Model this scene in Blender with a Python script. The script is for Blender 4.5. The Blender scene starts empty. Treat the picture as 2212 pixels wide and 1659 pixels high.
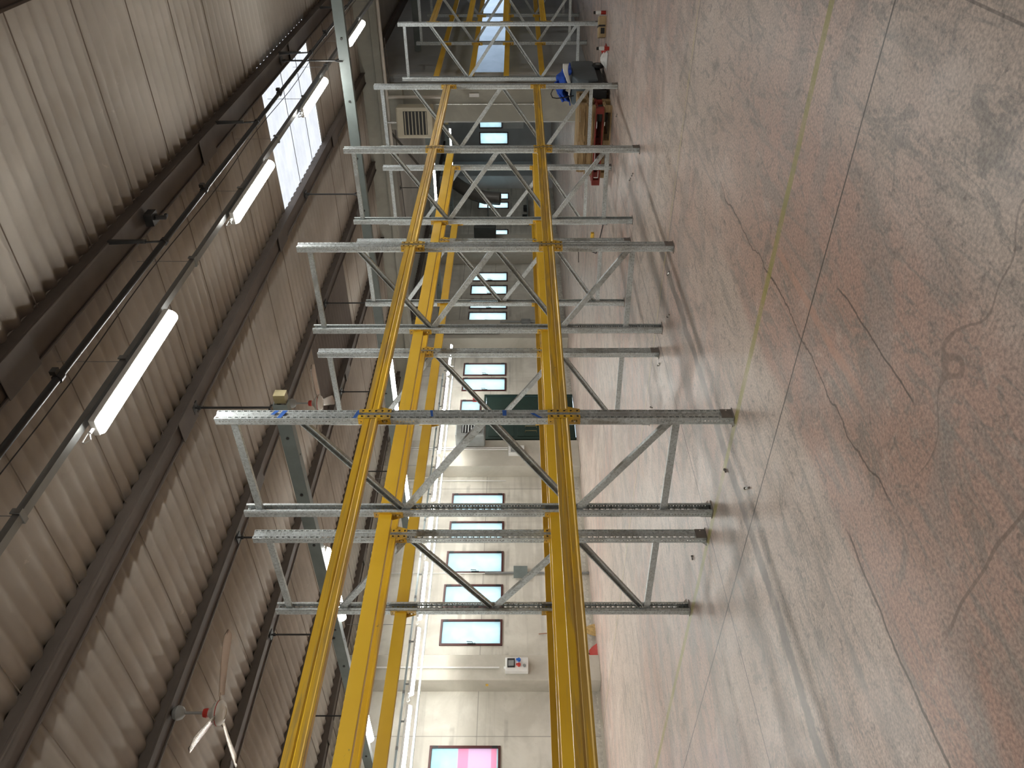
import bpy, bmesh, math, random
from mathutils import Vector, Matrix
random.seed(7)
sc = bpy.context.scene
PI = math.pi

# ------------------------------------------------------------------ camera
YAW, PITCH, ROLL, CH = 0.6603, 0.0053, -0.0016, 1.6764
def setup_camera():
    cam = bpy.data.cameras.new('camera'); o = bpy.data.objects.new('camera', cam)
    sc.collection.objects.link(o)
    F0 = Vector((math.cos(YAW), math.sin(YAW), 0)); R0 = Vector((math.sin(YAW), -math.cos(YAW), 0)); Z0 = Vector((0, 0, 1))
    F = math.cos(PITCH) * F0 + math.sin(PITCH) * Z0
    U0 = -math.sin(PITCH) * F0 + math.cos(PITCH) * Z0
    R = math.cos(ROLL) * R0 + math.sin(ROLL) * U0
    U = -math.sin(ROLL) * R0 + math.cos(ROLL) * U0
    # the phone was held upright and its picture is stored turned a quarter: scene up points to the picture's left
    x, y, z = -U, R, -F
    M = Matrix((x, y, z)).transposed().to_4x4(); M.translation = Vector((0, 0, CH))
    o.matrix_world = M
    cam.sensor_fit = 'HORIZONTAL'; cam.sensor_width = 36.0
    cam.lens = 36.0 * 1652.07 / 2212.0
    cam.clip_start = 0.05; cam.clip_end = 200
    sc.camera = o
setup_camera()

# ------------------------------------------------------------------ world and exposure
w = bpy.data.worlds.new('overcast_sky'); sc.world = w; w.use_nodes = True
bg = w.node_tree.nodes['Background']
bg.inputs[0].default_value = (0.62, 0.82, 1.0, 1); bg.inputs[1].default_value = 3.4
sc.view_settings.view_transform = 'Standard'; sc.view_settings.look = 'None'
sc.view_settings.gamma = 1.0; sc.view_settings.use_curve_mapping = False
sc.view_settings.exposure = 0.97
LAMP_E = 30.0
try:
    sc.cycles.use_denoising = True; sc.cycles.use_adaptive_sampling = True; sc.cycles.adaptive_threshold = 0.05; sc.cycles.max_bounces = 6; sc.cycles.diffuse_bounces = 4
    sc.cycles.sample_clamp_indirect = 6.0
    sc.cycles.caustics_reflective = False; sc.cycles.caustics_refractive = False
except Exception: pass

# ------------------------------------------------------------------ node helpers
class N:
    def __init__(s, name):
        s.m = bpy.data.materials.new(name); s.m.use_nodes = True
        s.t = s.m.node_tree; s.b = s.t.nodes['Principled BSDF']; s.out = s.t.nodes['Material Output']
    def n(s, typ, **kw):
        d = s.t.nodes.new(typ)
        for k, v in kw.items():
            if k[0] == 'i' and k[1:].isdigit(): d.inputs[int(k[1:])].default_value = v
            else: setattr(d, k, v)
        return d
    def l(s, a, b): s.t.links.new(a, b)
    def val(s, x, sock):
        if isinstance(x, (int, float)): sock.default_value = x
        elif isinstance(x, tuple): sock.default_value = x if len(x) == 4 else (*x, 1)
        else: s.l(x, sock)
    def math(s, op, a, b=0.0, c=None, clamp=False):
        d = s.n('ShaderNodeMath', operation=op, use_clamp=clamp)
        s.val(a, d.inputs[0]); s.val(b, d.inputs[1])
        if c is not None: s.val(c, d.inputs[2])
        return d.outputs[0]
    def coord(s, kind='Object', scale=(1, 1, 1), rnd=False, rot=(0, 0, 0)):
        tc = s.n('ShaderNodeTexCoord'); mp = s.n('ShaderNodeMapping')
        mp.inputs['Scale'].default_value = scale; mp.inputs['Rotation'].default_value = rot
        s.l(tc.outputs[kind], mp.inputs[0])
        if rnd:
            oi = s.n('ShaderNodeObjectInfo'); v = s.n('ShaderNodeVectorMath', operation='ADD')
            sc_ = s.math('MULTIPLY', oi.outputs['Random'], 37.0)
            s.l(mp.outputs[0], v.inputs[0]); s.l(sc_, v.inputs[1]); return v.outputs[0]
        return mp.outputs[0]
    def noise(s, vec, scale, detail=4, rough=.55, dist=0.0):
        d = s.n('ShaderNodeTexNoise'); s.l(vec, d.inputs['Vector'])
        d.inputs['Scale'].default_value = scale; d.inputs['Detail'].default_value = detail
        d.inputs['Roughness'].default_value = rough; d.inputs['Distortion'].default_value = dist
        return d.outputs['Fac']
    def ramp(s, f, stops, interp='LINEAR'):
        d = s.n('ShaderNodeValToRGB'); s.l(f, d.inputs[0]); e = d.color_ramp; e.interpolation = interp
        while len(e.elements) < len(stops): e.elements.new(.5)
        for k, (p, c) in enumerate(stops):
            e.elements[k].position = p
            e.elements[k].color = (c, c, c, 1) if isinstance(c, (int, float)) else (*c, 1)
        return d.outputs[0]
    def step(s, f, a, b):   # smoothstep a..b
        d = s.n('ShaderNodeMapRange', interpolation_type='SMOOTHSTEP', clamp=True)
        s.val(f, d.inputs[0]); s.val(a, d.inputs[1]); s.val(b, d.inputs[2]); d.inputs[3].default_value = 0; d.inputs[4].default_value = 1
        return d.outputs[0]
    def mix(s, f, a, b, mode='MIX'):
        d = s.n('ShaderNodeMix', data_type='RGBA', blend_type=mode)
        s.val(f, d.inputs[0]); s.val(a, d.inputs[6]); s.val(b, d.inputs[7]); return d.outputs[2]
    def bump(s, h, st=.3, dist=.01):
        d = s.n('ShaderNodeBump'); d.inputs['Strength'].default_value = st; d.inputs['Distance'].default_value = dist
        s.l(h, d.inputs['Height']); s.l(d.outputs[0], s.b.inputs['Normal'])
    def base(s, c): s.val(c, s.b.inputs['Base Color']); return s
    def rm(s, r, m=0.0, spec=None):
        s.val(r, s.b.inputs['Roughness']); s.val(m, s.b.inputs['Metallic'])
        if spec is not None: s.b.inputs['Specular IOR Level'].default_value = spec
        return s

def mat_plain(name, col, rough=.5, metal=0.0, var=.15, scale=6.0, spec=None):
    k = N(name); v = k.coord(rnd=True)
    f = k.noise(v, scale, 4)
    c2 = tuple(x * (1 - var) for x in col); c1 = tuple(min(1, x * (1 + var)) for x in col)
    k.base(k.ramp(f, [(.3, c2), (.7, c1)])).rm(rough, metal, spec)
    return k.m

def mat_galv():
    k = N('galvanised_steel'); v = k.coord(rnd=True)
    vo = k.n('ShaderNodeTexVoronoi'); vo.inputs['Scale'].default_value = 45; k.l(v, vo.inputs['Vector'])
    sp = k.n('ShaderNodeSeparateColor'); k.l(vo.outputs['Color'], sp.inputs[0])
    f1 = k.noise(v, 55, 5, .65); f2 = k.noise(v, 3.0, 4, .6)
    a = k.ramp(sp.outputs[0], [(0, (.50, .54, .545)), (1, (.62, .67, .68))])
    b = k.mix(k.math('MULTIPLY', k.step(f1, .52, .62), .75), a, (.31, .335, .34))
    c = k.mix(k.step(f2, .54, .72), b, (.40, .415, .41))
    k.base(c).rm(k.ramp(f1, [(.3, .36), (.7, .55)]), .5)
    return k.m
def mat_yellow():
    k = N('yellow_beam_paint'); v = k.coord(rnd=True, scale=(.35, 6, 6)); vr = k.coord(rnd=True)
    f = k.noise(v, 3.2, 6, .65, .4); g = k.noise(vr, 9, 5, .7)
    oi = k.n('ShaderNodeObjectInfo')
    wr = k.n('ShaderNodeSeparateColor'); k.l(oi.outputs['Color'], wr.inputs[0])   # how handled this beam is
    th = k.math('SUBTRACT', .64, k.math('MULTIPLY', wr.outputs[0], .24))
    c = k.mix(k.step(k.noise(vr, 1.4, 3), .35, .65), (.80, .48, .025), (.90, .57, .035))
    d = k.mix(k.math('MULTIPLY', k.step(f, th, k.math('ADD', th, .16)), .62), c, (.40, .27, .11))
    e = k.mix(k.math('MULTIPLY', k.step(g, .66, .74), .7), d, (.17, .13, .08))
    k.base(e).rm(k.ramp(f, [(.35, .28), (.7, .5)]), 0.0)
    return k.m
def mat_floor():
    k = N('worn_pink_concrete'); v = k.coord()
    s = k.n('ShaderNodeSeparateXYZ'); k.l(v, s.inputs[0]); X, Y = s.outputs[0], s.outputs[1]
    big = k.noise(v, .35, 3, .6, .6); med = k.noise(v, 1.3, 6, .62, 1.2); fine = k.noise(v, 11, 7, .72, .4); grit = k.noise(v, 60, 3, .6)
    vs = k.coord(scale=(.5, 3.2, 1), rot=(0, 0, .25)); strk = k.noise(vs, 1.6, 6, .65, 1.6)
    warp = k.math('MULTIPLY', k.math('SUBTRACT', k.noise(v, .9, 4, .6), .5), .9)
    wav = k.n('ShaderNodeTexWave', wave_type='RINGS', rings_direction='Z'); k.l(v, wav.inputs[0])
    wav.inputs['Scale'].default_value = .55; wav.inputs['Distortion'].default_value = 9; wav.inputs['Detail'].default_value = 4; wav.inputs['Detail Scale'].default_value = .7
    beige = (.52, .43, .375); pink = (.50, .365, .315); red = (.43, .275, .225); grey = (.27, .245, .225)
    c = k.mix(k.step(big, .40, .62), beige, pink)
    # reddish swept strip between the joint lines
    Yw = k.math('ADD', Y, k.math('MULTIPLY', warp, .35))
    strip = k.math('MULTIPLY', k.step(Yw, 1.25, 1.75), k.math('SUBTRACT', 1.0, k.step(Yw, 2.95, 3.08)))
    strip = k.math('MULTIPLY', strip, k.math('SUBTRACT', 1.0, k.step(X, 4.2, 7.5)))
    c = k.mix(k.math('MULTIPLY', strip, .8), c, red)
    c = k.mix(k.math('MULTIPLY', k.step(strk, .50, .64), .62), c, grey)
    sc2 = k.noise(k.coord(scale=(.55, 1.9, 1), rot=(0, 0, -.12)), 3.4, 8, .72, 1.9)
    c = k.mix(k.math('MULTIPLY', k.step(sc2, .54, .61), .62), c, (.25, .225, .205))
    c = k.mix(k.math('MULTIPLY', k.step(med, .56, .66), .5), c, (.38, .325, .29))
    blot = k.noise(v, 2.6, 7, .74, .8)
    c = k.mix(k.math('MULTIPLY', k.step(blot, .57, .62), .6), c, (.24, .215, .195))
    c = k.mix(k.math('MULTIPLY', k.step(blot, .30, .42), -.35), c, (.70, .60, .54)) if False else c
    c = k.mix(k.math('MULTIPLY', k.math('SUBTRACT', 1.0, k.step(blot, .34, .43)), .4), c, (.64, .53, .47))
    c = k.mix(k.math('MULTIPLY', k.math('MULTIPLY', k.step(wav.outputs['Fac'], .6, .9), k.step(big, .42, .55)), .5), c, (.32, .29, .27))
    pale = k.math('MULTIPLY', k.step(k.noise(k.coord(scale=(1, 1.3, 1)), .8, 5, .6, 1.0), .52, .70), k.math('SUBTRACT', 1.0, strip))
    c = k.mix(k.math('MULTIPLY', pale, .55), c, (.63, .53, .475))
    c = k.mix(k.math('MULTIPLY', k.step(fine, .54, .66), .72), c, (.22, .185, .165))
    c = k.mix(.42, c, k.ramp(grit, [(.35, .2), (.65, .85)]), 'OVERLAY')
    def line(co, pos, wid, col, amt, wob=0.0, wear=0.0, wv=None, lim=None, wd=5):
        nonlocal c
        d = k.math('SUBTRACT', co, pos)
        if wob: d = k.math('ADD', d, k.math('MULTIPLY', k.math('SUBTRACT', k.noise(v, 2.2 if wd > 3 else 1.5, wd, .55), .5), wob))
        a = k.math('ABSOLUTE', d)
        m = k.math('SUBTRACT', 1.0, k.step(a, wid * .35, wid * .65))
        if wear: m = k.math('MULTIPLY', m, k.step(k.noise(v, 3.0, 6, .7), .5 - wear, .62))
        if lim:
            oc, lo, hi, soft = lim
            m = k.math('MULTIPLY', m, k.math('MULTIPLY', k.step(oc, lo - soft, lo + soft), k.math('SUBTRACT', 1.0, k.step(oc, hi - soft, hi + soft))))
        c = k.mix(k.math('MULTIPLY', m, amt), c, col)
    dk = (.045, .035, .03)
    line(Y, 4.2, .12, (.13, .115, .105), .82, .2, .4, lim=(X, -9, 8.4, .5))
    line(Y, 4.62, .20, (.30, .27, .25), .45, .35, .2)
    line(Y, 5.9, .16, (.30, .275, .25), .45, .4, .2)
    line(Y, 3.42, .08, (.28, .25, .235), .5, .3, .25, lim=(X, -9, 3.2, .8))
    line(Y, 2.34, .06, (.58, .32, .23), .55, .05, .3, lim=(X, 2.9, 4.5, .25))
    line(Y, 2.99, .018, dk, .75, .16, .0, lim=(X, -9, 2.6, .05))
    line(Y, 2.55, .012, dk, .7, .22, .0, lim=(X, 2.4, 6.0, .05))
    line(Y, 2.05, .011, dk, .75, .08, .0, lim=(X, 2.5, 3.45, .05))
    line(X, 1.72, .022, (.16, .12, .10), .6, .32, .0, lim=(Y, .2, 2.6, .1), wd=2)
    line(X, 1.0, .02, (.16, .12, .10), .5, .8, .0, lim=(Y, .2, 2.2, .1), wd=2)
    line(X, 2.35, .012, (.16, .12, .10), .5, .7, .0, lim=(Y, .9, 2.3, .1), wd=2)
    line(Y, 5.1, .014, dk, .9, .0)
    line(Y, 9.6, .014, dk, .8, .0)
    line(Y, .62, .012, dk, .55, .0)
    line(X, 3.71, .014, dk, .92, .0)
    line(X, 7.6, .014, dk, .85, .0)
    line(X, 11.6, .014, dk, .85, .0)
    line(X, -.2, .014, dk, .9, .0)
    line(X, 16.3, .05, (.03, .025, .02), .95, .0)
    line(X, 4.45, .075, (.31, .29, .06), .8, .02, .42)
    line(X, 7.66, .05, (.50, .42, .16), .5, .02, .2)
    # dark drips, specks and chewing marks
    sp = k.n('ShaderNodeTexVoronoi', feature='F1'); sp.inputs['Scale'].default_value = 2.3; k.l(k.coord(scale=(1, .7, 1)), sp.inputs['Vector'])
    spc = k.n('ShaderNodeSeparateColor'); k.l(sp.outputs['Color'], spc.inputs[0])
    spot = k.math('MULTIPLY', k.math('SUBTRACT', 1.0, k.step(sp.outputs['Distance'], .02, .055)), k.step(spc.outputs[0], .62, .66))
    c = k.mix(k.math('MULTIPLY', spot, .7), c, (.16, .15, .14))
    rust = k.math('MULTIPLY', k.step(k.noise(k.coord(scale=(.25, 2.5, 1)), 2.4, 4, .6), .66, .74), k.step(Y, 3.6, 4.4))
    c = k.mix(k.math('MULTIPLY', rust, .55), c, (.36, .19, .07))
    k.base(c).rm(k.ramp(med, [(.3, .30), (.7, .46)]), 0.0, .5)
    k.bump(k.math('ADD', fine, k.math('MULTIPLY', grit, .3)), .12, .004)
    return k.m
def mat_concrete(name, c1, c2, seams=True):
    k = N(name); v = k.coord()
    s = k.n('ShaderNodeSeparateXYZ'); k.l(v, s.inputs[0])
    f = k.noise(v, 1.1, 6, .62, .5); g = k.noise(v, 14, 6, .7)
    c = k.mix(k.step(f, .35, .65), c1, c2)
    c = k.mix(k.math('MULTIPLY', k.step(g, .62, .74), .35), c, tuple(x * .55 for x in c1))
    if seams:
        # horizontal board marks and vertical panel seams
        hb = k.noise(k.coord(scale=(.12, .12, 1.7)), 2.0, 5, .6)
        c = k.mix(k.math('MULTIPLY', k.step(hb, .5, .62), .35), c, tuple(x * .66 for x in c1))
        vb = k.noise(k.coord(scale=(1.4, 1.4, .1)), 1.4, 4, .6)
        c = k.mix(k.math('MULTIPLY', k.step(vb, .52, .66), .30), c, tuple(x * .7 for x in c1))
        for co, pos, wd in ((s.outputs[2], 2.44, .014), (s.outputs[2], 3.62, .02), (s.outputs[2], 2.92, .07), (s.outputs[2], 1.88, .06), (s.outputs[0], 9.03, .014), (s.outputs[0], 7.42, .014), (s.outputs[0], 13.98, .02)):
            a = k.math('ABSOLUTE', k.math('SUBTRACT', co, pos))
            amt = .6 if wd < .03 else .42
            m = k.math('SUBTRACT', 1.0, k.step(a, wd * .3, wd))
            if wd >= .03: m = k.math('MULTIPLY', m, k.step(k.noise(v, 1.7, 3), .42, .6))
            c = k.mix(k.math('MULTIPLY', m, amt), c, tuple(x * .4 for x in c1))
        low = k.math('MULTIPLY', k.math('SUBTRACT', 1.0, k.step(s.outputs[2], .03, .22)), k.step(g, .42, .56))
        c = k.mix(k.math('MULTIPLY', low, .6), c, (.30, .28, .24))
    k.base(c).rm(.85); k.bump(g, .15, .01)
    return k.m
def mat_roof(name, c1, c2):
    k = N(name); v = k.coord()
    f = k.noise(v, .8, 5, .6, .6); g = k.noise(v, 5, 6, .7)
    c = k.mix(k.step(f, .35, .7), c1, c2)
    c = k.mix(k.math('MULTIPLY', k.step(k.noise(v, 3.2, 6, .75, 1.0), .64, .70), .45), c, tuple(min(1, x * 1.35) for x in c2))
    c = k.mix(k.math('MULTIPLY', k.step(g, .6, .8), .25), c, tuple(x * .6 for x in c1))
    s = k.n('ShaderNodeSeparateXYZ'); k.l(v, s.inputs[0])
    rib = k.math('COSINE', k.math('MULTIPLY', s.outputs[0], 2 * PI / .18))     # darker stripes repeating with the ribs
    c = k.mix(k.math('MULTIPLY', k.step(rib, .1, 1.0), k.math('MULTIPLY', k.step(k.noise(v, 1.1, 4), .3, .6), .22)), c, tuple(x * .62 for x in c1))
    k.base(c).rm(.8)
    return k.m
def mat_translucent(name, col, gloss=.15, stripes=None):
    k = N(name); v = k.coord()
    f = k.noise(v, 2.2, 4, .6, .5)
    c = k.mix(k.step(f, .3, .7), tuple(x * .86 for x in col), col)
    if stripes:
        s = k.n('ShaderNodeSeparateXYZ'); k.l(v, s.inputs[0])
        for lo, hi, cc in stripes:
            m = k.math('MULTIPLY', k.step(s.outputs[2], lo - .01, lo + .01), k.math('SUBTRACT', 1.0, k.step(s.outputs[2], hi - .01, hi + .01)))
            c = k.mix(m, c, cc)
    tr = k.n('ShaderNodeBsdfTranslucent'); k.l(c, tr.inputs[0])
    gl = k.n('ShaderNodeBsdfGlossy'); gl.inputs['Roughness'].default_value = .25; gl.inputs['Color'].default_value = (.8, .8, .8, 1)
    mx = k.n('ShaderNodeMixShader'); mx.inputs[0].default_value = gloss * .3
    k.l(tr.outputs[0], mx.inputs[1]); k.l(gl.outputs[0], mx.inputs[2]); k.l(mx.outputs[0], k.out.inputs['Surface'])
    return k.m
def mat_emit(name, col, st):
    k = N(name); k.base((.9, .9, .9)); k.b.inputs['Emission Color'].default_value = (*col, 1); k.b.inputs['Emission Strength'].default_value = st
    return k.m
def mat_wood():
    k = N('pallet_wood'); v = k.coord(scale=(3, .6, 4), rnd=True)
    f = k.noise(v, 4, 6, .65, 1.5)
    k.base(k.ramp(f, [(.25, (.20, .13, .06)), (.55, (.43, .30, .15)), (.8, (.56, .42, .24))])).rm(.75)
    return k.m
def mat_sheet():
    k = N('fibre_glass_wall_panel'); v = k.coord()
    k.base(k.mix(k.step(k.noise(v, 1.2, 3), .35, .65), (.40, .43, .45), (.47, .50, .52))).rm(.55)
    return k.m

M = dict(
    galv=mat_galv(), yellow=mat_yellow(), floor=mat_floor(), wood=mat_wood(),
    slot=mat_plain('dark_hook_slot', (.02, .015, .01), .8),
    conc=mat_concrete('cast_concrete', (.56, .54, .475), (.69, .67, .60)),
    conc2=mat_concrete('pillar_concrete', (.44, .42, .36), (.53, .505, .44), False),
    conc3=mat_concrete('far_hall_render', (.50, .52, .53), (.58, .60, .61), False),
    conc4=mat_concrete('old_girder_concrete', (.30, .295, .255), (.38, .37, .32), False),
    roof=mat_roof('fibre_cement_roof', (.375, .342, .30), (.465, .428, .38)),
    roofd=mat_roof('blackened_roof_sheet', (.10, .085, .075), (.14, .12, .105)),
    lap=mat_plain('lap_joint_grime', (.22, .18, .15), .8),
    purlin=mat_plain('brown_roof_steel', (.095, .076, .064), .6, 0, .2, 3),
    crane=mat_plain('grey_green_steel', (.155, .185, .18), .45, 0, .15, 4),
    black=mat_plain('black_steel', (.02, .02, .02), .5),
    rubber=mat_plain('black_rubber', (.018, .018, .018), .7),
    lamp=mat_emit('lit_diffuser', (1, .985, .93), LAMP_E),
    white=mat_plain('white_plastic', (.72, .72, .70), .4, 0, .05),
    pipew=mat_plain('cream_pipe_paint', (.58, .54, .48), .4, 0, .08),
    tray=mat_plain('zinc_tray', (.42, .49, .51), .35, .35, .08),
    traydk=mat_plain('dull_zinc_tray', (.26, .27, .27), .5, .3, .1),
    frame=mat_plain('oxide_red_window_frame', (.075, .022, .02), .45, 0, .15),
    sky=mat_translucent('translucent_roof_sheet', (.27, .215, .19)),
    glass=mat_translucent('frosted_window_glass', (.585, .63, .60)),
    pinkglass=mat_translucent('frosted_glass_outside_pink_painted', (.54, .62, .58), .15, [(.07, .18, (.66, .34, .38)), (.18, .60, (.60, .43, .47)), (.60, .80, (.66, .35, .39))]),  # pink from outside the window painted into the pane colour
    poly=mat_translucent('ribbed_polycarbonate', (.50, .49, .52)),
    beige=mat_plain('beige_heater_enamel', (.52, .48, .37), .45, 0, .08),
    darkbox=mat_plain('dark_heater_enamel', (.05, .055, .05), .5),
    greyh=mat_plain('grey_heater_enamel', (.22, .23, .225), .5),
    green=mat_plain('dark_green_gate_paint', (.012, .035, .026), .45),
    handle=mat_plain('brass_gate_handle', (.35, .30, .16), .4, .4),
    red=mat_plain('red_paint', (.42, .03, .02), .45, 0, .15),
    redd=mat_plain('dull_red_pallet_paint', (.25, .035, .025), .6, 0, .2),
    blue=mat_plain('royal_blue_cloth', (.012, .07, .42), .75, 0, .25, 12),
    bluep=mat_plain('blue_plastic', (.03, .15, .55), .4),
    scrub=mat_plain('slate_grey_plastic', (.10, .125, .14), .45, 0, .1),
    straw=mat_plain('broom_straw', (.48, .33, .13), .8, 0, .25, 30),
    broomw=mat_plain('broom_handle_wood', (.30, .17, .12), .6),
    card=mat_plain('cardboard', (.48, .36, .20), .8),
    blade=mat_plain('tarnished_fan_blade', (.36, .30, .25), .22, .75, .12, 5),
    fanw=mat_plain('fan_housing_enamel', (.55, .52, .47), .35, 0, .06),
    fang=mat_plain('fan_canopy_grey', (.25, .25, .24), .4),
    sheet=mat_sheet(),
    duct=mat_plain('brown_duct', (.10, .09, .08), .5, .2),
    plate=mat_plain('weathered_foot_plate', (.20, .18, .165), .6, .2, .15, 20),
    zinc=mat_plain('bright_zinc', (.75, .76, .74), .25, .8, .08, 30),
    marker=mat_plain('blue_marker_paint', (.03, .13, .50), .6),
)

# ------------------------------------------------------------------ mesh helpers
class MB:
    def __init__(s): s.v = []; s.f = []; s.mi = []; s.cur = 0; s.T = Matrix.Identity(4)
    def add(s, vs, fs):
        b = len(s.v); s.v += [tuple(s.T @ Vector(p)) for p in vs]
        for f in fs: s.f.append([b + i for i in f]); s.mi.append(s.cur)
        return s
    def box(s, x0, x1, y0, y1, z0, z1):
        vs = [(x0, y0, z0), (x1, y0, z0), (x1, y1, z0), (x0, y1, z0), (x0, y0, z1), (x1, y0, z1), (x1, y1, z1), (x0, y1, z1)]
        return s.add(vs, [(0, 3, 2, 1), (4, 5, 6, 7), (0, 1, 5, 4), (1, 2, 6, 5), (2, 3, 7, 6), (3, 0, 4, 7)])
    def prism(s, pts, a0, a1, axis='x'):   # closed polygon extruded along an axis
        def P(a, p):
            return {'x': (a, p[0], p[1]), 'y': (p[0], a, p[1]), 'z': (p[0], p[1], a)}[axis]
        n = len(pts); vs = [P(a0, p) for p in pts] + [P(a1, p) for p in pts]
        fs = [tuple(range(n))[::-1], tuple(range(n, 2 * n))] + [(i, (i + 1) % n, n + (i + 1) % n, n + i) for i in range(n)]
        return s.add(vs, fs)
    def tube(s, pts, r, seg=10, cap=True):
        pts = [Vector(p) for p in pts]; rings = []; up = Vector((0, 0, 1)); prev = None
        rr = r if isinstance(r, (list, tuple)) else [r] * len(pts)
        for i, p in enumerate(pts):
            d = (pts[min(i + 1, len(pts) - 1)] - pts[max(i - 1, 0)]).normalized()
            if prev is None:
                a = d.cross(up) if abs(d.dot(up)) < .95 else d.cross(Vector((1, 0, 0)))
            else: a = prev - d * prev.dot(d)
            a.normalize(); prev = a; b = d.cross(a)
            rings.append([tuple(p + rr[i] * (math.cos(2 * PI * k / seg) * a + math.sin(2 * PI * k / seg) * b)) for k in range(seg)])
        vs = [q for r_ in rings for q in r_]; fs = []
        for i in range(len(pts) - 1):
            for k in range(seg):
                fs.append((i * seg + k, i * seg + (k + 1) % seg, (i + 1) * seg + (k + 1) % seg, (i + 1) * seg + k))
        if cap: fs += [tuple(range(seg))[::-1], tuple(range((len(pts) - 1) * seg, len(pts) * seg))]
        return s.add(vs, fs)
    def lathe(s, prof, seg=24, axis='z'):  # (r, h) pairs
        vs = []; fs = []
        for r, h in prof:
            for k in range(seg):
                a = 2 * PI * k / seg; x, y = r * math.cos(a), r * math.sin(a)
                vs.append({'z': (x, y, h), 'x': (h, x, y), 'y': (x, h, y)}[axis])
        for i in range(len(prof) - 1):
            for k in range(seg):
                fs.append((i * seg + k, i * seg + (k + 1) % seg, (i + 1) * seg + (k + 1) % seg, (i + 1) * seg + k))
        fs += [tuple(range(seg))[::-1], tuple(range((len(prof) - 1) * seg, len(prof) * seg))]
        return s.add(vs, fs)
    def mesh(s, name, mats):
        me = bpy.data.meshes.new(name); me.from_pydata(s.v, [], s.f)
        for m in (mats if isinstance(mats, (list, tuple)) else [mats]): me.materials.append(m)
        for p, i in zip(me.polygons, s.mi): p.material_index = i
        bm = bmesh.new(); bm.from_mesh(me); bmesh.ops.recalc_face_normals(bm, faces=bm.faces); bm.to_mesh(me); bm.free()
        me.update(); return me
    def build(s, name, mats, parent=None, smooth=False, bevel=0.0):
        o = bpy.data.objects.new(name, s.mesh(name, mats)); sc.collection.objects.link(o)
        if parent: o.parent = parent
        if smooth:
            for p in o.data.polygons: p.use_smooth = True
            o.data.set_sharp_from_angle(angle=math.radians(38))
        if bevel:
            b = o.modifiers.new('edge', 'BEVEL'); b.width = bevel; b.segments = 2; b.limit_method = 'ANGLE'
        return o
def tag(o, label=None, cat=None, group=None, kind=None):
    if label: o['label'] = label
    if cat: o['category'] = cat
    if group: o['group'] = group
    if kind: o['kind'] = kind
    return o
def thing(name, label, cat, loc=(0, 0, 0), rz=0.0, group=None, kind=None):
    o = bpy.data.objects.new(name, None); sc.collection.objects.link(o)
    o.location = loc; o.rotation_euler = (0, 0, rz); o.empty_display_size = .1
    return tag(o, label, cat, group, kind)
def kids(o): return [c for c in bpy.data.objects if c.parent == o]
def dup(o, loc=None, rz=None, label=None, group=None, parent=None):
    src = kids(o)
    c = o.copy(); sc.collection.objects.link(c)
    if parent: c.parent = parent
    if loc is not None: c.location = loc
    if rz is not None: c.rotation_euler = (0, 0, rz)
    if label: c['label'] = label
    if group: c['group'] = group
    for ch in src: dup(ch, parent=c)
    return c
def struct(o, label, cat): return tag(o, label, cat, kind='structure')

# ================================================================== THE HALL
XW, YB, WALLY, ROOF = -12.0, -9.0, 14.3, 5.15
struct(MB().box(XW - .2, 36.3, YB - .2, WALLY + .3, -.2, 0).build('floor', M['floor']), 'worn pinkish concrete warehouse floor with joints and scuffs', 'floor')

# --- window wall at Y = 14.3 with real openings
WX = [(-1.6, 0), (-.6, 0), (5.35, 0), (6.91, 0), (9.70, 0), (10.63, 0), (11.59, 0), (12.53, 0), (13.48, 0),
      (17.30, 1), (18.38, 0), (19.14, 0), (22.15, 0), (23.0, 0), (23.95, 0), (24.9, 0), (28.45, 0), (31.1, 0), (32.05, 0)]
WW, WZ0, WZ1 = .64, 1.98, 3.32
def wall_with_openings(name, x0, x1, y0, y1, z1, ops, mat):
    b = MB(); ops = sorted(ops); x = x0
    for (a, c, lo, hi) in ops:
        if a > x: b.box(x, a, y0, y1, 0, z1)
        if lo > 0: b.box(a, c, y0, y1, 0, lo)
        b.box(a, c, y0, y1, hi, z1); x = c
    b.box(x, x1, y0, y1, 0, z1)
    return b.build(name, mat)
ops = []
for i, (cx, short) in enumerate(WX):
    if short: ops.append((cx - WW / 2, cx + WW / 2, 2.68, WZ1))
    else: ops.append((cx - WW / 2, cx + WW / 2, WZ0, WZ1))
# the gate opening is joined with the short window above it
gate = (15.86, 17.84)
ops = [o for o in ops if not (gate[0] < o[0] < gate[1])]
wall = None
b = MB(); x = XW - .2
for (a, c, lo, hi) in sorted(ops + [(gate[0], gate[1], 0, 2.62)]):
    b.box(x, a, WALLY, WALLY + .22, 0, ROOF)
    if lo > 0: b.box(a, c, WALLY, WALLY + .22, 0, lo)
    if hi < 3: # above the gate with the short windows
        sx = 17.30
        b.box(a, sx - WW / 2, WALLY, WALLY + .22, hi, ROOF); b.box(sx + WW / 2, c, WALLY, WALLY + .22, hi, ROOF)
        b.box(sx - WW / 2, sx + WW / 2, WALLY, WALLY + .22, hi, 2.70); b.box(sx - WW / 2, sx + WW / 2, WALLY, WALLY + .22, WZ1, ROOF)
    else: b.box(a, c, WALLY, WALLY + .22, hi, ROOF)
    x = c
b.box(x, 36.3, WALLY, WALLY + .22, 0, ROOF)
struct(b.build('wall_left', M['conc']), 'long pale concrete panel wall with a row of narrow windows', 'wall')

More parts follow.
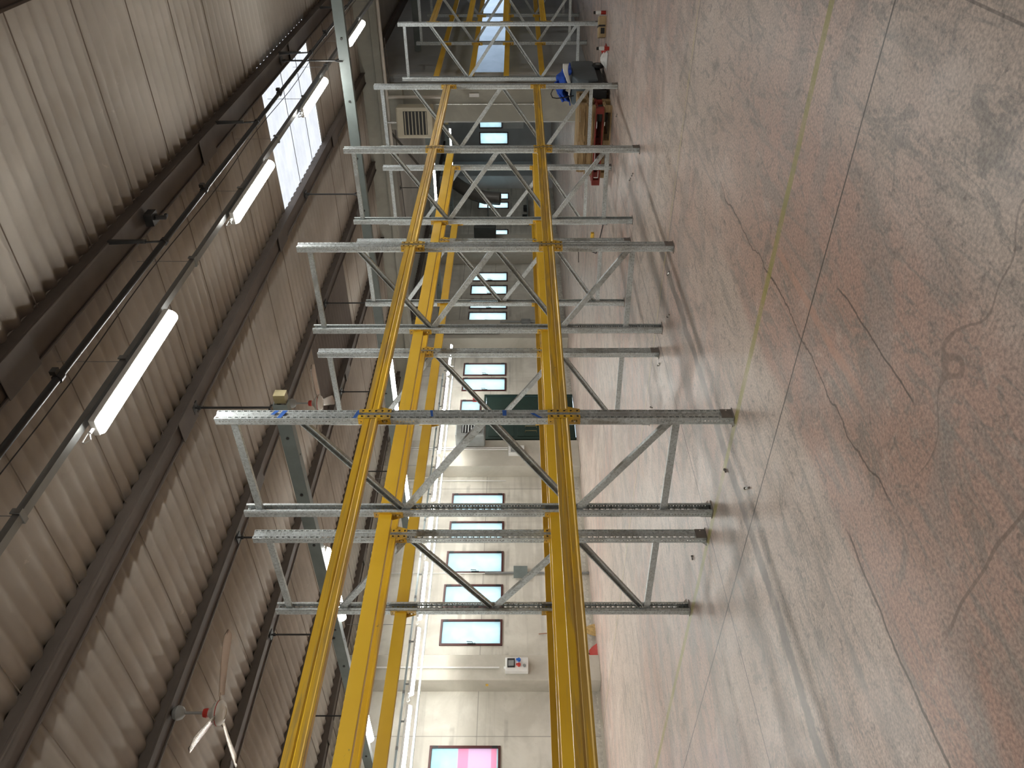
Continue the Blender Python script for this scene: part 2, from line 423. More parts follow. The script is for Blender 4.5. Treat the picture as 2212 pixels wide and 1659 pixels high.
def window(i, cx, z0, z1, w_=WW, label='', glass='glass', loc=None, rz=0.0, handle=True):
    t = thing('window_%d' % i, label, 'window', loc or (cx, WALLY, z0), rz, kind='structure')
    h = z1 - z0; f = .045; d0, d1 = -.03, .05
    b = MB().box(-w_ / 2, w_ / 2, d0, d1, 0, f).box(-w_ / 2, w_ / 2, d0, d1, h - f, h).box(-w_ / 2, -w_ / 2 + f, d0, d1, f, h - f).box(w_ / 2 - f, w_ / 2, d0, d1, f, h - f)
    b.build('window_frame', M['frame'], t, bevel=.004)
    MB().box(-w_ / 2 + f, w_ / 2 - f, .0, .008, f, h - f).build('window_pane', M[glass], t)
    if handle:
        hb = MB().box(-w_ / 2 + .012, -w_ / 2 + .04, -.05, -.03, h * .42, h * .55).tube([(-w_ / 2 + .026, -.045, h * .47), (-w_ / 2 + .05, -.075, h * .47), (-w_ / 2 + .055, -.08, h * .56)], .008, 6)
        hb.box(w_ / 2 - .06, w_ / 2 - .01, -.042, -.03, h - .16, h - .06).box(w_ / 2 - .06, w_ / 2 - .01, -.042, -.03, .06, .16)
        hb.build('window_handle', M['black'], t)
    return t
wl = {0: 'leftmost', 3: 'window with outside pink painted into its lower half, nearest the frame edge'}
names = ['window behind the camera side, first', 'window behind the camera side, second', 'oxide red framed window left of the one showing pink from outside',
         'red framed window with outside pink painted into its lower pane, left of the concrete pillar', 'red framed window directly right of the socket pillar, beyond the broom',
         'red framed window second to the right of the socket pillar', 'red framed window with the grey wall conduit below it', 'red framed window fourth from the socket pillar',
         'red framed window next to the second pillar, seen through the rack frames', 'short red framed window above the dark green gate', 'red framed window directly right of the green gate',
         'red framed window second right of the green gate', 'far window beyond the pipes on the third pillar', 'far window second beyond the third pillar',
         'far window third beyond the third pillar with dim glass', 'far window fourth beyond the third pillar with dim glass', 'far window below the dark wall heater',
         'far window beside the brown air duct, left one of the pair', 'far window beside the brown air duct, right one of the pair']
for i, (cx, short) in enumerate(WX):
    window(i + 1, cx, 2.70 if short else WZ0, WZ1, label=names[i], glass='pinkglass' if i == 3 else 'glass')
# pillars
struct(MB().box(8.34, 8.90, 13.88, WALLY, 0, ROOF - .02).build('trim_1', M['conc2'], bevel=.01), 'concrete pillar carrying the socket box', 'pillar')
struct(MB().box(14.42, 15.42, 13.9, WALLY, 0, ROOF - .02).build('trim_2', M['conc2'], bevel=.01), 'concrete pillar left of the green gate', 'pillar')
struct(MB().box(20.3, 21.4, 13.9, WALLY, 0, ROOF - .02).build('trim_3', M['conc2'], bevel=.01), 'concrete pillar with black pipes, right of the green gate', 'pillar')
struct(MB().box(25.9, 27.6, 13.9, WALLY, 0, ROOF - .02).build('trim_4', M['conc2'], bevel=.01), 'far grey pillar behind the wall heater', 'pillar')
struct(MB().box(32.9, 34.6, 13.7, WALLY, 0, ROOF - .02).build('trim_5', M['conc3'], bevel=.01), 'far dark pillar next to the end wall', 'pillar')
struct(MB().box(1.9, 2.5, 13.88, WALLY, 0, ROOF - .02).build('trim_6', M['conc2'], bevel=.01), 'concrete pillar outside the left picture edge', 'pillar')
# other walls
eb = MB(); eb.box(36, 36.3, 11.45, 12.27, 0, ROOF).box(36, 36.3, 12.63, 12.81, 0, ROOF).box(36, 36.3, 12.27, 12.63, 0, 2.3).box(36, 36.3, 12.27, 12.63, 3.4, ROOF).box(36, 36.3, 13.41, WALLY, 0, ROOF).box(36, 36.3, 12.81, 13.41, 0, 2.03).box(36, 36.3, 12.81, 13.41, 3.4, ROOF)
struct(eb.build('wall_end', M['conc3']), 'grey end wall of the far hall', 'wall')
window(20, 0, 2.03, 3.4, .60, 'bright window high in the far end wall, left of the concrete column', loc=(36, 13.11, 2.03), rz=-PI / 2, handle=False)
window(23, 0, 2.3, 3.4, .36, 'narrow bright window in the far end wall, touching the concrete column in the view', loc=(36, 12.45, 2.3), rz=-PI / 2, handle=False)
struct(MB().box(XW - .2, XW, YB, WALLY, 0, ROOF).build('wall_back', M['conc']), 'pale wall behind the camera', 'wall')
struct(MB().box(XW, 36.3, YB - .2, YB, 0, ROOF).build('wall_right', M['conc']), 'pale wall on the camera side', 'wall')
# sheeted partition wall at Y = 5.15 with its translucent band
pw = MB().box(18.1, 36, 5.15, 5.21, 0, 1.95).box(18.1, 36, 5.15, 5.21, 2.68, ROOF)
for k in range(30):
    pass
struct(pw.build('wall_partition', M['sheet']), 'grey sheet partition wall behind the far racks', 'wall')
def YW(x): return 6.02 + .31 * (x - 18.12)
struct(MB().prism([(18.12, 6.02), (36, YW(36)), (36, YW(36) + .2), (18.12, 6.22)], 0, ROOF, 'z').box(18.15, 18.32, 5.13, 6.1, 0, ROOF).build('wall_lightwell_added', M['conc3']), 'unseen slanting wall added to let sky light reach the translucent band', 'wall')  # added wall, leaves open sky behind the partition to light its band
pt = thing('window_21', 'long ribbed translucent band in the grey partition wall', 'window', (18.1, 5.15, 1.95), kind='structure')
pb = MB(); n = 380; L = 17.9
vs = []; fs = []
for i in range(n + 1):
    yy = .03 + .010 * (i % 2)
    vs += [(L * i / n, yy, 0), (L * i / n, yy, .73)]
    if i: fs.append((2 * i - 2, 2 * i, 2 * i + 1, 2 * i - 1))
pb.add(vs, fs).build('window_pane', M['poly'], pt)
struct(MB().box(35.8, 36.1, YB, 5.15, 0, ROOF).build('wall_front', M['sheet']), 'far wall closing the rack aisle', 'wall')
# baseboard-like grout strip
struct(MB().box(XW, 15.8, WALLY - .012, WALLY, 0, .055).build('baseboard_left', M['conc2']), 'chipped grout strip at the foot of the window wall', 'skirting')

# --- roof: wavy fibre cement sheets laid between the purlins
PY = [(-7.15, -6.91), (-5.14, -4.90), (-3.13, -2.89), (-1.12, -.88), (.89, 1.13), (2.91, 3.16), (4.93, 5.16), (6.96, 7.18), (8.94, 9.17), (11.05, 11.28), (13.2, 13.42)]
def wavy(name, x0, x1, y0, y1, z, mat, pitch=.18, amp=.022, seg=10):
    n = max(2, int(round((x1 - x0) / pitch * seg))); vs = []; fs = []
    for i in range(n + 1):
        x = x0 + (x1 - x0) * i / n; zz = z + amp * math.cos(2 * PI * x / pitch)
        vs += [(x, y0, zz), (x, y1, zz), (x, y0, zz + .008), (x, y1, zz + .008)]
        if i:
            a, c = 4 * (i - 1), 4 * i
            fs += [(a, c, c + 1, a + 1), (a + 2, a + 3, c + 3, c + 2)]
    o = MB().add(vs, fs).build(name, mat, smooth=True)
    return o
# four pieces leave the skylight and the blackened sheet free
bm_ = MB()
def wave_add(b, x0, x1, y0, y1, z=ROOF - .028, pitch=.18, amp=.017, seg=10, step=0.0):
    n = max(2, int(round((x1 - x0) / pitch * seg))); vs = []; fs = []
    for i in range(n + 1):
        x = x0 + (x1 - x0) * i / n; zz = z + amp * math.cos(2 * PI * x / pitch) - step
        vs += [(x, min(y1, y0(x)) if callable(y0) else y0, zz), (x, y1, zz)]
        if i: fs.append((2 * i - 2, 2 * i, 2 * i + 1, 2 * i - 1))
    b.add(vs, fs)
SK = (10.64, 13.36)
wave_add(bm_, XW, 36.2, YB, PY[5][0]); wave_add(bm_, XW, SK[0], PY[5][0], PY[6][1]); wave_add(bm_, SK[1], 36.2, PY[5][0], PY[6][1] + .05)
wave_add(bm_, XW, 18.12, PY[6][1], PY[7][1]); wave_add(bm_, XW, 10.5, PY[7][1], PY[8][1]); wave_add(bm_, 13.5, 18.12, PY[7][1], PY[8][1])
wave_add(bm_, XW, 18.12, PY[8][1], WALLY + .1)
wave_add(bm_, 18.12, 36.2, lambda x: YW(x) + .1, WALLY + .1)  # roof cut back at the added wall so sky light gets in
roof = bm_.build('ceiling', M['roof'], smooth=True)
sm = roof.modifiers.new('sheet_thickness', 'SOLIDIFY'); sm.thickness = .007; sm.offset = 1
struct(roof, 'brownish wavy fibre cement roof seen from below', 'ceiling')
# lap ridges of the sheets
lp = MB()
x = XW + .45
while x < 17.5:
    if not (SK[0] - .05 < x < SK[1] + .05):
        lp.box(x - .002, x + .002, YB, WALLY, ROOF - .053, ROOF - .045)
    x += .9
struct(lp.build('trim_7', M['lap']), 'thin brown lap joints of the roof sheets', 'roof joint')
sk = thing('window_22', 'bright translucent roof light between two brown purlins', 'roof light', (SK[0], PY[5][0], ROOF - .028), kind='structure')
b = MB(); wave_add(b, 0, SK[1] - SK[0], 0, PY[6][1] - PY[5][0], z=0, pitch=.18)
b.build('window_pane', M['sky'], sk, smooth=True)
MB().box(.9, .912, .0, 2.2, -.03, -.024).box(1.81, 1.822, 0, 2.2, -.03, -.024).build('lap_joint', M['duct'], sk)
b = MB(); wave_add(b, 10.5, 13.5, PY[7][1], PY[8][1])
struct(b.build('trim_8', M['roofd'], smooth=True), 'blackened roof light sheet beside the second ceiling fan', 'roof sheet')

for i, (a, c) in enumerate(PY):
    xe = 35.9 if (a < 5.1 or a > 11.7) else 18.05
    b = MB().box(XW, xe, a, c, 5.03, 5.125).box(XW, xe, a + .0, a + .02, 5.012, 5.03).box(XW, xe, c - .02, c, 5.012, 5.03)
    # splice plates every 6 m
    for k in range(-2, 4):
        xx = 1.7 + 4.0 * k + (i % 3) * 1.1
        b.box(xx, xx + .42, a - .006, c + .006, 5.004, 5.012)
    struct(b.build('trim_%d' % (9 + i), M['purlin'], bevel=.003), 'brown steel roof purlin number %d from the camera side wall' % (i + 1), 'purlin')
# girder at X = 17.6 and its column
gb = MB().box(17.6, 18.1, YB, 13.9, 4.62, 5.125).box(17.52, 17.6, YB, 13.9, 4.62, 4.78)
struct(gb.build('trim_21', M['conc4'], bevel=.01), 'concrete girder across the hall above the column', 'girder')
cb = MB().box(17.6, 18.15, 5.3, 6.02, 0, 4.62).box(17.45, 17.6, 5.2, 6.15, 4.2, 4.62)
struct(cb.build('trim_22', M['conc4'], bevel=.012), 'square concrete column beside the floor scrubber', 'column')

# --- green gate
g = thing('door_1', 'dark green double sheet metal gate in the window wall', 'gate', (gate[0], WALLY, 0), kind='structure')
W_ = gate[1] - gate[0]
MB().box(0, .06, -.05, .04, 0, 2.62).box(W_ - .06, W_, -.05, .04, 0, 2.62).box(.06, W_ - .06, -.05, .04, 2.56, 2.62).build('door_frame', M['green'], g)
for k in range(2):
    x0 = .065 + k * (W_ - .13) / 2; x1 = x0 + (W_ - .13) / 2 - .01
    db = MB().box(x0, x1, -.02, .02, .01, 2.55)
    for q in range(3): db.box(x0 + .07, x1 - .07, -.03, -.02, .1 + q * .82, .1 + q * .82 + .72)
    db.build('door_leaf', M['green'], g, bevel=.004)
for hx in (.30, .50): MB().tube([(hx, -.02, 1.42), (hx, -.09, 1.42), (hx, -.09, 1.10), (hx, -.02, 1.10)], .011, 8).build('door_handle', M['handle'], g)
tag(MB().box(17.55, 17.85, WALLY - .012, WALLY, 2.84, 2.96).build('safety_sign', M['red']), 'small red safety sign above the dark green gate', 'sign')

# ================================================================== PALLET RACKS
DEP, BAY, HP = 1.11, 2.803, 4.0
def post_mesh():
    """perforated upright: folded sheet, slots and small holes are real openings"""
    prof = [(-.026, .066), (-.044, .068), (-.050, .054), (-.050, .034), (-.050, .026), (-.050, .001), (-.043, 0), (-.031, 0), (-.024, 0), (-.017, .009),
            (.017, .009), (.024, 0), (.031, 0), (.043, 0), (.050, .001), (.050, .026), (.050, .034), (.050, .054), (.044, .068), (.026, .066)]
    holes = {6: 'slot', 12: 'slot', 3: 'round', 15: 'round'}
    b = MB()
    for i in range(len(prof) - 1):
        p, q = prof[i], prof[i + 1]; kind = holes.get(i)
        if not kind:
            b.add([(p[0], p[1], 0), (q[0], q[1], 0), (q[0], q[1], HP), (p[0], p[1], HP)], [(0, 1, 2, 3)]); continue
        pitch = .05 if kind == 'slot' else .025
        z = 0.0; vs = []; fs = []
        zs = [0]
        while z < HP - pitch + 1e-6:
            if kind == 'slot': cuts = [(z + .004, z + .009), (z + .016, z + .041)]
            else: cuts = [(z + .008, z + .016)]
            for a, c in cuts: zs += [a, c]
            z += pitch
        zs.append(HP)
        for j in range(0, len(zs) - 1, 2):
            n0 = len(vs); vs += [(p[0], p[1], zs[j]), (q[0], q[1], zs[j]), (q[0], q[1], zs[j + 1]), (p[0], p[1], zs[j + 1])]; fs.append((n0, n0 + 1, n0 + 2, n0 + 3))
        b.add(vs, fs)
    me = bpy.data.meshes.new('post'); me.from_pydata(b.v, [], b.f); me.materials.append(M['galv'])
    return me
POST = post_mesh()
def add_post(parent, y, flip):
    o = bpy.data.objects.new('post', POST); sc.collection.objects.link(o); o.parent = parent
    o.location = (0, y, 0.006); o.rotation_euler = (0, 0, PI if flip else 0)
    m = o.modifiers.new('gauge', 'SOLIDIFY'); m.thickness = .002; m.offset = 0
    s = -1 if flip else 1
    fp = MB()
    if not flip: fp.T = Matrix.Translation((0, y, 0))
    else: fp.T = Matrix.Translation((0, y, 0)) @ Matrix.Rotation(PI, 4, 'Z')
    fp.box(-.062, .062, -.012, .085, 0, .006).box(-.050, .050, -.006, -.001, .006, .095)
    fp.build('foot_plate', M['plate'], parent, bevel=.002)
    gs = MB(); gs.T = fp.T
    gs.prism([(-.006, .006), (-.006, .05), (-.05, .006)], -.062, -.057, 'x') if False else None
    gs.add([(-.052, .02, .006), (-.115, .03, .006), (-.052, .04, .06), (-.052, .03, .006)], [(0, 1, 2), (1, 3, 2), (0, 2, 3), (0, 3, 1)])
    gs.build('anchor_wedge', M['zinc'], parent)
    gb_ = MB(); gb_.T = fp.T; gb_.tube([(.03, -.009, .05), (.03, -.001, .05)], .007, 8).build('plate_bolt', M['zinc'], parent)
    return o
def brace_mesh(L, open_to_camera):
    b = MB(); w_ = .056; d = .030; t = .002; s = -1 if open_to_camera else 1
    # web
    xw = d / 2 if open_to_camera else -d / 2
    b.box(min(xw, xw - s * -t) if False else xw - t / 2, xw + t / 2, 0, L, -w_ / 2, w_ / 2)
    b.box(-d / 2, d / 2, 0, L, w_ / 2 - t, w_ / 2).box(-d / 2, d / 2, 0, L, -w_ / 2, -w_ / 2 + t)
    xo = -xw
    b.box(xo - t / 2, xo + t / 2, 0, L, w_ / 2 - .009, w_ / 2).box(xo - t / 2, xo + t / 2, 0, L, -w_ / 2, -w_ / 2 + .009)
    return b
def add_brace(parent, y0, z0, y1, z1, openc, name='diagonal_brace'):
    L = math.hypot(y1 - y0, z1 - z0); a = math.atan2(z1 - z0, y1 - y0)
    b = brace_mesh(L, openc); b.T = Matrix.Identity(4)
    o = b.build(name, M['galv'], parent); o.location = (0, y0, z0); o.rotation_euler = (a, 0, 0)
    return o
def make_frame(mirror):
    t = thing('rack_frame', '', 'rack frame')
    add_post(t, 0, False); add_post(t, DEP, True)
    ya, yb = .045, DEP - .045
    add_brace(t, ya, .43, yb, .415, False, 'horizontal_brace'); add_brace(t, ya, 3.88, yb, 3.88, False, 'horizontal_brace')
    zs = [.45, 1.16, 1.90, 2.64, 3.38]
    for i in range(4):
        front_low = (i % 2 == 0) != mirror
        if front_low: add_brace(t, ya, zs[i] + .01, yb, zs[i + 1] - .01, mirror and False)
        else: add_brace(t, ya, zs[i + 1] - .01, yb, zs[i] + .01, True)
    return t
FA = make_frame(False); FB = make_frame(True)
X0, YA, YBK = 4.5335, 3.815, 5.200
usedA = usedB = False
ordn = ['first', 'second', 'third', 'fourth']
frames = []
def place(proto, used, loc, label, group):
    if not used: proto.location = loc; proto['label'] = label; proto['group'] = group; return proto
    return dup(proto, loc, 0, label, group)
lab = {-1: 'hidden left of the picture edge', 0: 'nearest the camera', 1: 'second from the camera', 2: 'third from the camera', 3: 'farthest, at the row end'}
for i in range(-1, 4):
    extra = ', with blue paint marks on its front post' if i == 0 else ''
    place(FA, i > -1, (X0 + BAY * i, YA, 0), 'front row rack frame, %s%s' % (lab[i], extra), 'frames of the front rack row')
for i in range(-1, 4):
    place(FB, i > -1, (X0 + BAY * i, YBK, 0), 'galvanised rack frame of the second row, %s' % lab[i], 'frames of the rear rack row')
XC, YC = 16.311, 3.615
labc = ['nearest, just past the floor scrubber', 'second, half hidden by the first', 'third of the far rack', 'outside the picture edge']
for i in range(4):
    dup(FA, (XC + BAY * i, YC, 0), 0, 'dull galvanised frame of the far rack, %s' % labc[i], 'frames of the far rack')
# blue marker strokes on the nearest post, as its own sub-parts
near = [o for o in bpy.data.objects if o.get('label', '').endswith('blue paint marks on its front post')][0]
npost = [o for o in kids(near) if o.name.startswith('post') and abs(o.location.y) < .01][0]
for z0, x0, x1, dz, wd in ((3.485, -.045, .045, .035, .022), (3.545, -.005, .045, .03, .02), (2.905, -.045, .045, .03, .018), (2.31, -.03, .045, -.01, .012), (1.745, -.02, .045, .0, .020), (1.47, -.045, .01, -.06, .02)):
    MB().add([(x0, -.0016, z0), (x1, -.0016, z0 - dz), (x1, -.0016, z0 - dz + wd * 1.7), (x0, -.0016, z0 + wd * 1.4), (x0, -.0011, z0), (x1, -.0011, z0 - dz), (x1, -.0011, z0 - dz + wd * 1.7), (x0, -.0011, z0 + wd * 1.4)],
             [(0, 1, 2, 3), (4, 7, 6, 5), (0, 4, 5, 1), (1, 5, 6, 2), (2, 6, 7, 3), (3, 7, 4, 0)]).build('paint_mark', M['marker'], npost)

def make_beam():
    t = thing('rack_beam', '', 'rack beam')
    L = BAY - .10
    # closed box section with a shallow groove and a stepped lower lip; origin = top of connector, front plane of posts
    h0, h1 = -.045, -.158
    prof = [(-.004, h0), (-.004, h0 - .045), (.000, h0 - .050), (.000, h0 - .056), (-.004, h0 - .061), (-.004, h1 + .020), (-.012, h1 + .012), (-.012, h1 + .001), (-.011, h1), (.038, h1), (.040, h1 + .002), (.040, h0 - .002), (.038, h0)]
    MB().prism(prof, -L / 2 + .004, L / 2 - .004, 'x').build('beam_tube', M['yellow'], t)
    for s in (-1, 1):
        e = s * L / 2
        c = MB(); c.T = Matrix.Translation((e, 0, 0)) @ Matrix.Scale(-s, 4, Vector((1, 0, 0)))
        c.box(0.0005, .0045, -.006, .058, -.25, 0)            # plate on the post's side
        c.box(-.034, .0045, -.0065, -.0028, -.25, 0)          # lip over the post's face
        c.add([(.0045, -.006, -.158), (.0045, -.006, -.245), (.032, -.006, -.158), (.0045, -.002, -.158), (.0045, -.002, -.245), (.032, -.002, -.158)], [(0, 1, 2), (5, 4, 3), (0, 3, 4, 1), (1, 4, 5, 2), (2, 5, 3, 0)])
        c.cur = 1
        for q in range(5):
            z = -.025 - q * .05
            c.box(-.026, -.010, -.0072, -.0060, z - .010, z + .003)
            c.box(-.020, -.010, -.0072, -.0060, z - .014, z - .010)
        c.box(.0045, .0052, .012, .034, -.19, -.184).box(.0045, .0052, .012, .034, -.225, -.219)
        c.tube([(.0045, .03, -.022), (.0054, .03, -.022)], .005, 8)
        o = c.build('connector', [M['yellow'], M['slot']], t)
        MB().tube([(e - s * .0045, .024, -.205), (e - s * .012, .024, -.205)], .007, 8).build('safety_pin', M['zinc'], t)
    return t
BEAM = make_beam(); first = True
bays = {-1: 'leftmost bay, running out of the picture', 0: 'nearest full bay', 1: 'middle bay', 2: 'last bay'}
def beam(x, y, z, rz, label, group, wear=.3):
    global first
    if first:
        BEAM.location = (x, y, z); BEAM.rotation_euler = (0, 0, rz); BEAM['label'] = label; BEAM['group'] = group; first = False; r = BEAM
    else: r = dup(BEAM, (x, y, z), rz, label, group)
    for c in kids(r):
        if c.name.startswith('beam_tube'): c.color = (wear, 0, 0, 1)
for row, y0, nm in (('front row', YA, 'front'), ('row behind', YBK, 'rear')):
    for side, yy, rz in (('camera side', y0, 0), ('window side', y0 + DEP, PI)):
        for lev, z in (('upper', 2.895), ('lower', 1.432)):
            for i in range(-1, 3):
                beam(X0 + BAY * (i + .5), yy, z, rz, 'yellow rack beam, %s level, %s of the %s, %s' % (lev, side, row, bays[i]), 'yellow beams of the %s rack row' % nm, {('front', 0): 1.0, ('front', PI): .15, ('rear', 0): .8, ('rear', PI): .2}[(nm, rz)] - (.25 if lev == 'upper' else 0))
for i in range(3):
    for side, yy, rz in (('front side', YC, 0), ('wall side', YC + DEP, PI)):
        for q, z in enumerate((3.43, 2.70, 1.97, 1.22)):
            beam(XC + BAY * (i + .5), yy, z, rz, 'orange yellow far rack beam, %s level from the top, %s, %s bay' % (ordn[q], side, ordn[i]), 'beams of the far rack', .1)

# ================================================================== LIGHTS
def make_lamp(L=1.40, lit='lamp'):
    t = thing('strip_light', '', 'strip light')
    # grey tray body on top, rounded diffuser below
    MB().box(-L / 2, L / 2, -.066, .066, .016, .06).build('lamp_housing', M['white'], t, bevel=.006)
    pr = [(.055, .022)] + [(.060 * math.cos(a), .030 + .070 * math.sin(a)) for a in [-(.25 + k * (PI - .5) / 8) for k in range(0, 9)]] + [(-.055, .022)]
    for sx in (-.45, .45): MB().box(sx - .015, sx + .015, -.01, .072, .055, .075).box(sx - .015, sx + .015, .062, .072, .055, .142).build('mounting_clip', M['traydk'], t)
    MB().prism(pr, -L / 2 + .01, L / 2 - .01, 'x').build('diffuser', M[lit], t, smooth=True)
    MB().tube([(-L / 2, 0, .045), (-L / 2 - .05, 0, .045)], .012, 8).tube([(-L / 2 - .05, 0, .045), (-L / 2 - .10, .01, .02), (-L / 2 - .13, .015, .05), (-L / 2 - .12, .02, .07), (-L / 2 - .05, .02, .075), (-L / 2 + .05, .01, .066)], .005, 6).build('cable', M['white'], t)
    return t
LAMP = make_lamp(); lfirst = True
def lamp(loc, rz, label, group):
    global lfirst
    if lfirst: LAMP.location = loc; LAMP.rotation_euler = (0, 0, rz); LAMP['label'] = label; LAMP['group'] = group; lfirst = False; return LAMP
    return dup(LAMP, loc, rz, label, group)
r1 = {0: 'nearest and largest lit strip light under the grey ceiling tray', 1: 'second lit strip light under the ceiling tray, before the roof light', 2: 'third lit strip light under the tray, crossing the roof light', 3: 'fourth lit strip light of the ceiling tray, beyond the grey crane beam'}
for k in range(-4, 4):
    lx = 4.56 + 3.18 * k if k < 3 else 14.45
    lamp((lx, 3.37, 4.47), 0, r1.get(k, 'lit strip light of the ceiling tray behind the camera, number %d' % (k + 5)), 'strip lights of the ceiling tray')
for k in range(-9, 7):
    lx = 8.25 + 1.62 * k
    nm_ = 'lit strip light in the window wall row, number %d from the left picture edge' % (k + 2) if k >= -1 else 'lit strip light in the window wall row behind the left edge, number %d' % (-k)
    lamp((lx, 13.05, 3.60), 0, nm_, 'strip lights along the window wall')
for k, (lx, ly) in enumerate(((6.11, 8.15), (6.11, 11.4), (11.42, 8.9), (11.42, 12.0), (20.90, 8.8), (26.90, 10.2), (20.15, .6), (20.15, -3.4))):
    lamp((lx + .12, ly, 4.02), PI / 2, ['lit strip light beside the first grey crane beam, partly behind a yellow beam', 'lit strip light beside the first grey crane beam, near the windows',
         'lit strip light beside the second grey crane beam, nearer one', 'lit strip light beside the second grey crane beam, near the windows',
         'lit strip light in the far hall, left of the beige heater', 'lit strip light in the far hall, the most distant one', 'unseen strip light added to brighten the partition wall, nearer the rack', 'unseen strip light added to brighten the partition wall, farther from the rack'][k], 'strip lights along the crane beams')  # last two are added out of view to brighten the partition wall
for k, (bx, y0, y1) in enumerate(((6.06, 7.3, 13.7), (11.37, 8.0, 13.7))):
    t = thing('light_rail', 'bright zinc rail under the %s grey channel beam over its strip lights' % ('first', 'second')[k], 'rail', (bx + .115, y0, 4.20))
    MB().box(0, .05, 0, y1 - y0, -.02, .012).build('rail_channel', M['tray'], t)
    for q in range(6): MB().box(-.012, .055, .4 + q * 1.05, .46 + q * 1.05, -.022, .014).build('rail_joint', M['traydk'], t)
# unseen lamp row added on the camera side to light the hall
for j, yy in enumerate((-6.4,)):
    t2 = thing('cable_tray', 'cable tray over the camera side aisle', 'cable tray', (0, yy, 4.56))
    MB().box(XW, 17.3, -.03, .03, 0, .03).build('tray', M['traydk'], t2)
    for k in range(6): MB().tube([(-8 + 4.3 * k, 0, .02), (-8 + 4.3 * k, 0, .55)], .004, 6).build('tray_hanger', M['traydk'], t2)
    for k in range(5):
        lamp((-9 + 4.2 * k, yy, 4.47), 0, 'unseen strip light added to light the camera side aisle, number %d' % (k + 1), 'added strip lights over the camera side aisle')

# ceiling tray, pipe and wire
tr = thing('cable_tray', 'dull zinc cable tray running along the ceiling over the nearest strip lights', 'cable tray', (0, 3.34, 4.56))
tb = MB().box(XW, 17.3, -.03, .03, 0, .004).box(XW, 17.3, -.03, -.026, .004, .045).box(XW, 17.3, .026, .03, .004, .045)
tb.build('tray', M['traydk'], tr)
for k in range(-8, 12):
    xx = 3.05 + 1.53 * k
    MB().box(xx - .02, xx + .02, -.045, .045, -.006, .0).box(xx - .02, xx + .02, -.045, -.036, 0, .055).box(xx - .02, xx + .02, .036, .045, 0, .055).tube([(xx, 0, .004), (xx, 0, .53)], .003, 6).build('tray_hanger', M['traydk'], tr)
pp = thing('ceiling_pipe', 'dark pipe hung from rods under the first visible purlin', 'pipe', (0, 2.91, 4.56))
MB().tube([(XW, 0, 0), (17.5, 0, 0)], .024, 12).build('pipe', M['black'], pp, smooth=True)
for k in range(-5, 5):
    xx = 5.66 + 2.86 * k
    MB().tube([(xx, 0, .02), (xx, .02, .47)], .010, 6).box(xx - .015, xx + .015, -.012, .012, .15, .46).lathe([(.030, xx - .02), (.032, xx - .02), (.032, xx + .02), (.030, xx + .02)], 12, 'x').build('pipe_hanger', M['black'], pp)
    MB().lathe([(.03, xx + 1.0), (.034, xx + 1.0), (.034, xx + 1.05), (.03, xx + 1.05)], 12, 'x').box(xx + 1.0, xx + 1.05, -.06, -.03, -.01, .03).build('pipe_clamp', M['black'], pp)
wi = MB()
pts = []
for k in range(0, 60):
    xx = XW + .3 + k * .5; pts.append((xx, 3.27, 4.82 + .02 * math.cos(k * .9)))
tag(wi.tube(pts, .0045, 6).build('ceiling_wire', M['black']), 'thin dark wire stretched beside the ceiling cable tray', 'wire')
# window wall trays
for nm_, lb, yy, zz in (('light_rail', 'pale zinc rail above the window wall strip lights', 13.14, 3.74), ('light_rail', 'pale zinc rail just below the window wall strip lights', 13.14, 3.46)):
    t = thing(nm_, lb, 'rail', (0, yy, zz))
    MB().box(XW, 17.4, -.022, .022, 0, .035).build('rail_channel', M['tray'], t)
    for k in range(-12, 17):
        xx = .3 + 1.05 * k
        MB().box(xx - .03, xx + .03, -.026, .026, -.003, .038).build('rail_joint', M['traydk'], t)
    for k in range(-3, 5):
        xx = .9 + 4.1 * k
        if zz > 3.6: MB().tube([(xx, 0, .03), (xx, 0, 1.32)], .005, 6).build('rail_hanger', M['traydk'], t)
        else: MB().tube([(xx + .5, 0.03, .01), (xx + .5, .06, 1.6)], .005, 6).build('rail_hanger', M['traydk'], t)

# ================================================================== CRANE BEAMS (grey channels across the hall)
def crane(x, y0, y1, label, rods):
    t = thing('crane_beam', label, 'crane beam', (x, y0, 4.03))
    L = y1 - y0
    b = MB().prism([(0, 0), (.10, 0), (.10, .012), (.012, .012), (.012, .138), (.10, .138), (.10, .15), (0, .15)], 0, L, 'y')
    b.build('channel', M['crane'], t, bevel=.002)
    k = .45
    while k < L:
        MB().tube([(.001, k, .075), (-.010, k, .075)], .017, 10).build('bolt', M['black'], t)
        MB().tube([(.05, k + .28, -.003), (.05, k + .28, .001)], .012, 8).build('bolt', M['black'], t); k += .86
    if rods and rods[0] >= y0 - .1:
        MB().box(.03, .13, -.10, .0, .015, .135).build('end_stop', M['handle'], t)
    for r in rods:
        MB().tube([(.05, r - y0, .165), (.05, r - y0, .985)], .013, 8).lathe([(.0, 0)], 3) if False else None
        hb = MB().tube([(.05, r - y0, .20), (.05, r - y0, .985)], .012, 8)
        hb.T = Matrix.Translation((.05, r - y0, .93)); hb.lathe([(.022, -.01), (.022, .02)], 8)
        hb.T = Matrix.Translation((.05, r - y0, 0)); hb.box(-.06, .06, -.05, .05, .972, .984)
        hb.tube([(-.06, 0, .10), (-.062, 0, .16), (-.03, 0, .20), (.03, 0, .20), (.062, 0, .16), (.06, 0, .10)], .010, 6)
        hb.T = Matrix.Identity(4)
        hb.build('hanger_rod', M['black'], t)
    return t
crane(6.06, 4.98, 13.85, 'grey channel beam with an open brass coloured end, hung near the first rack frame', [5.05, 7.07, 9.05, 11.16, 13.3])
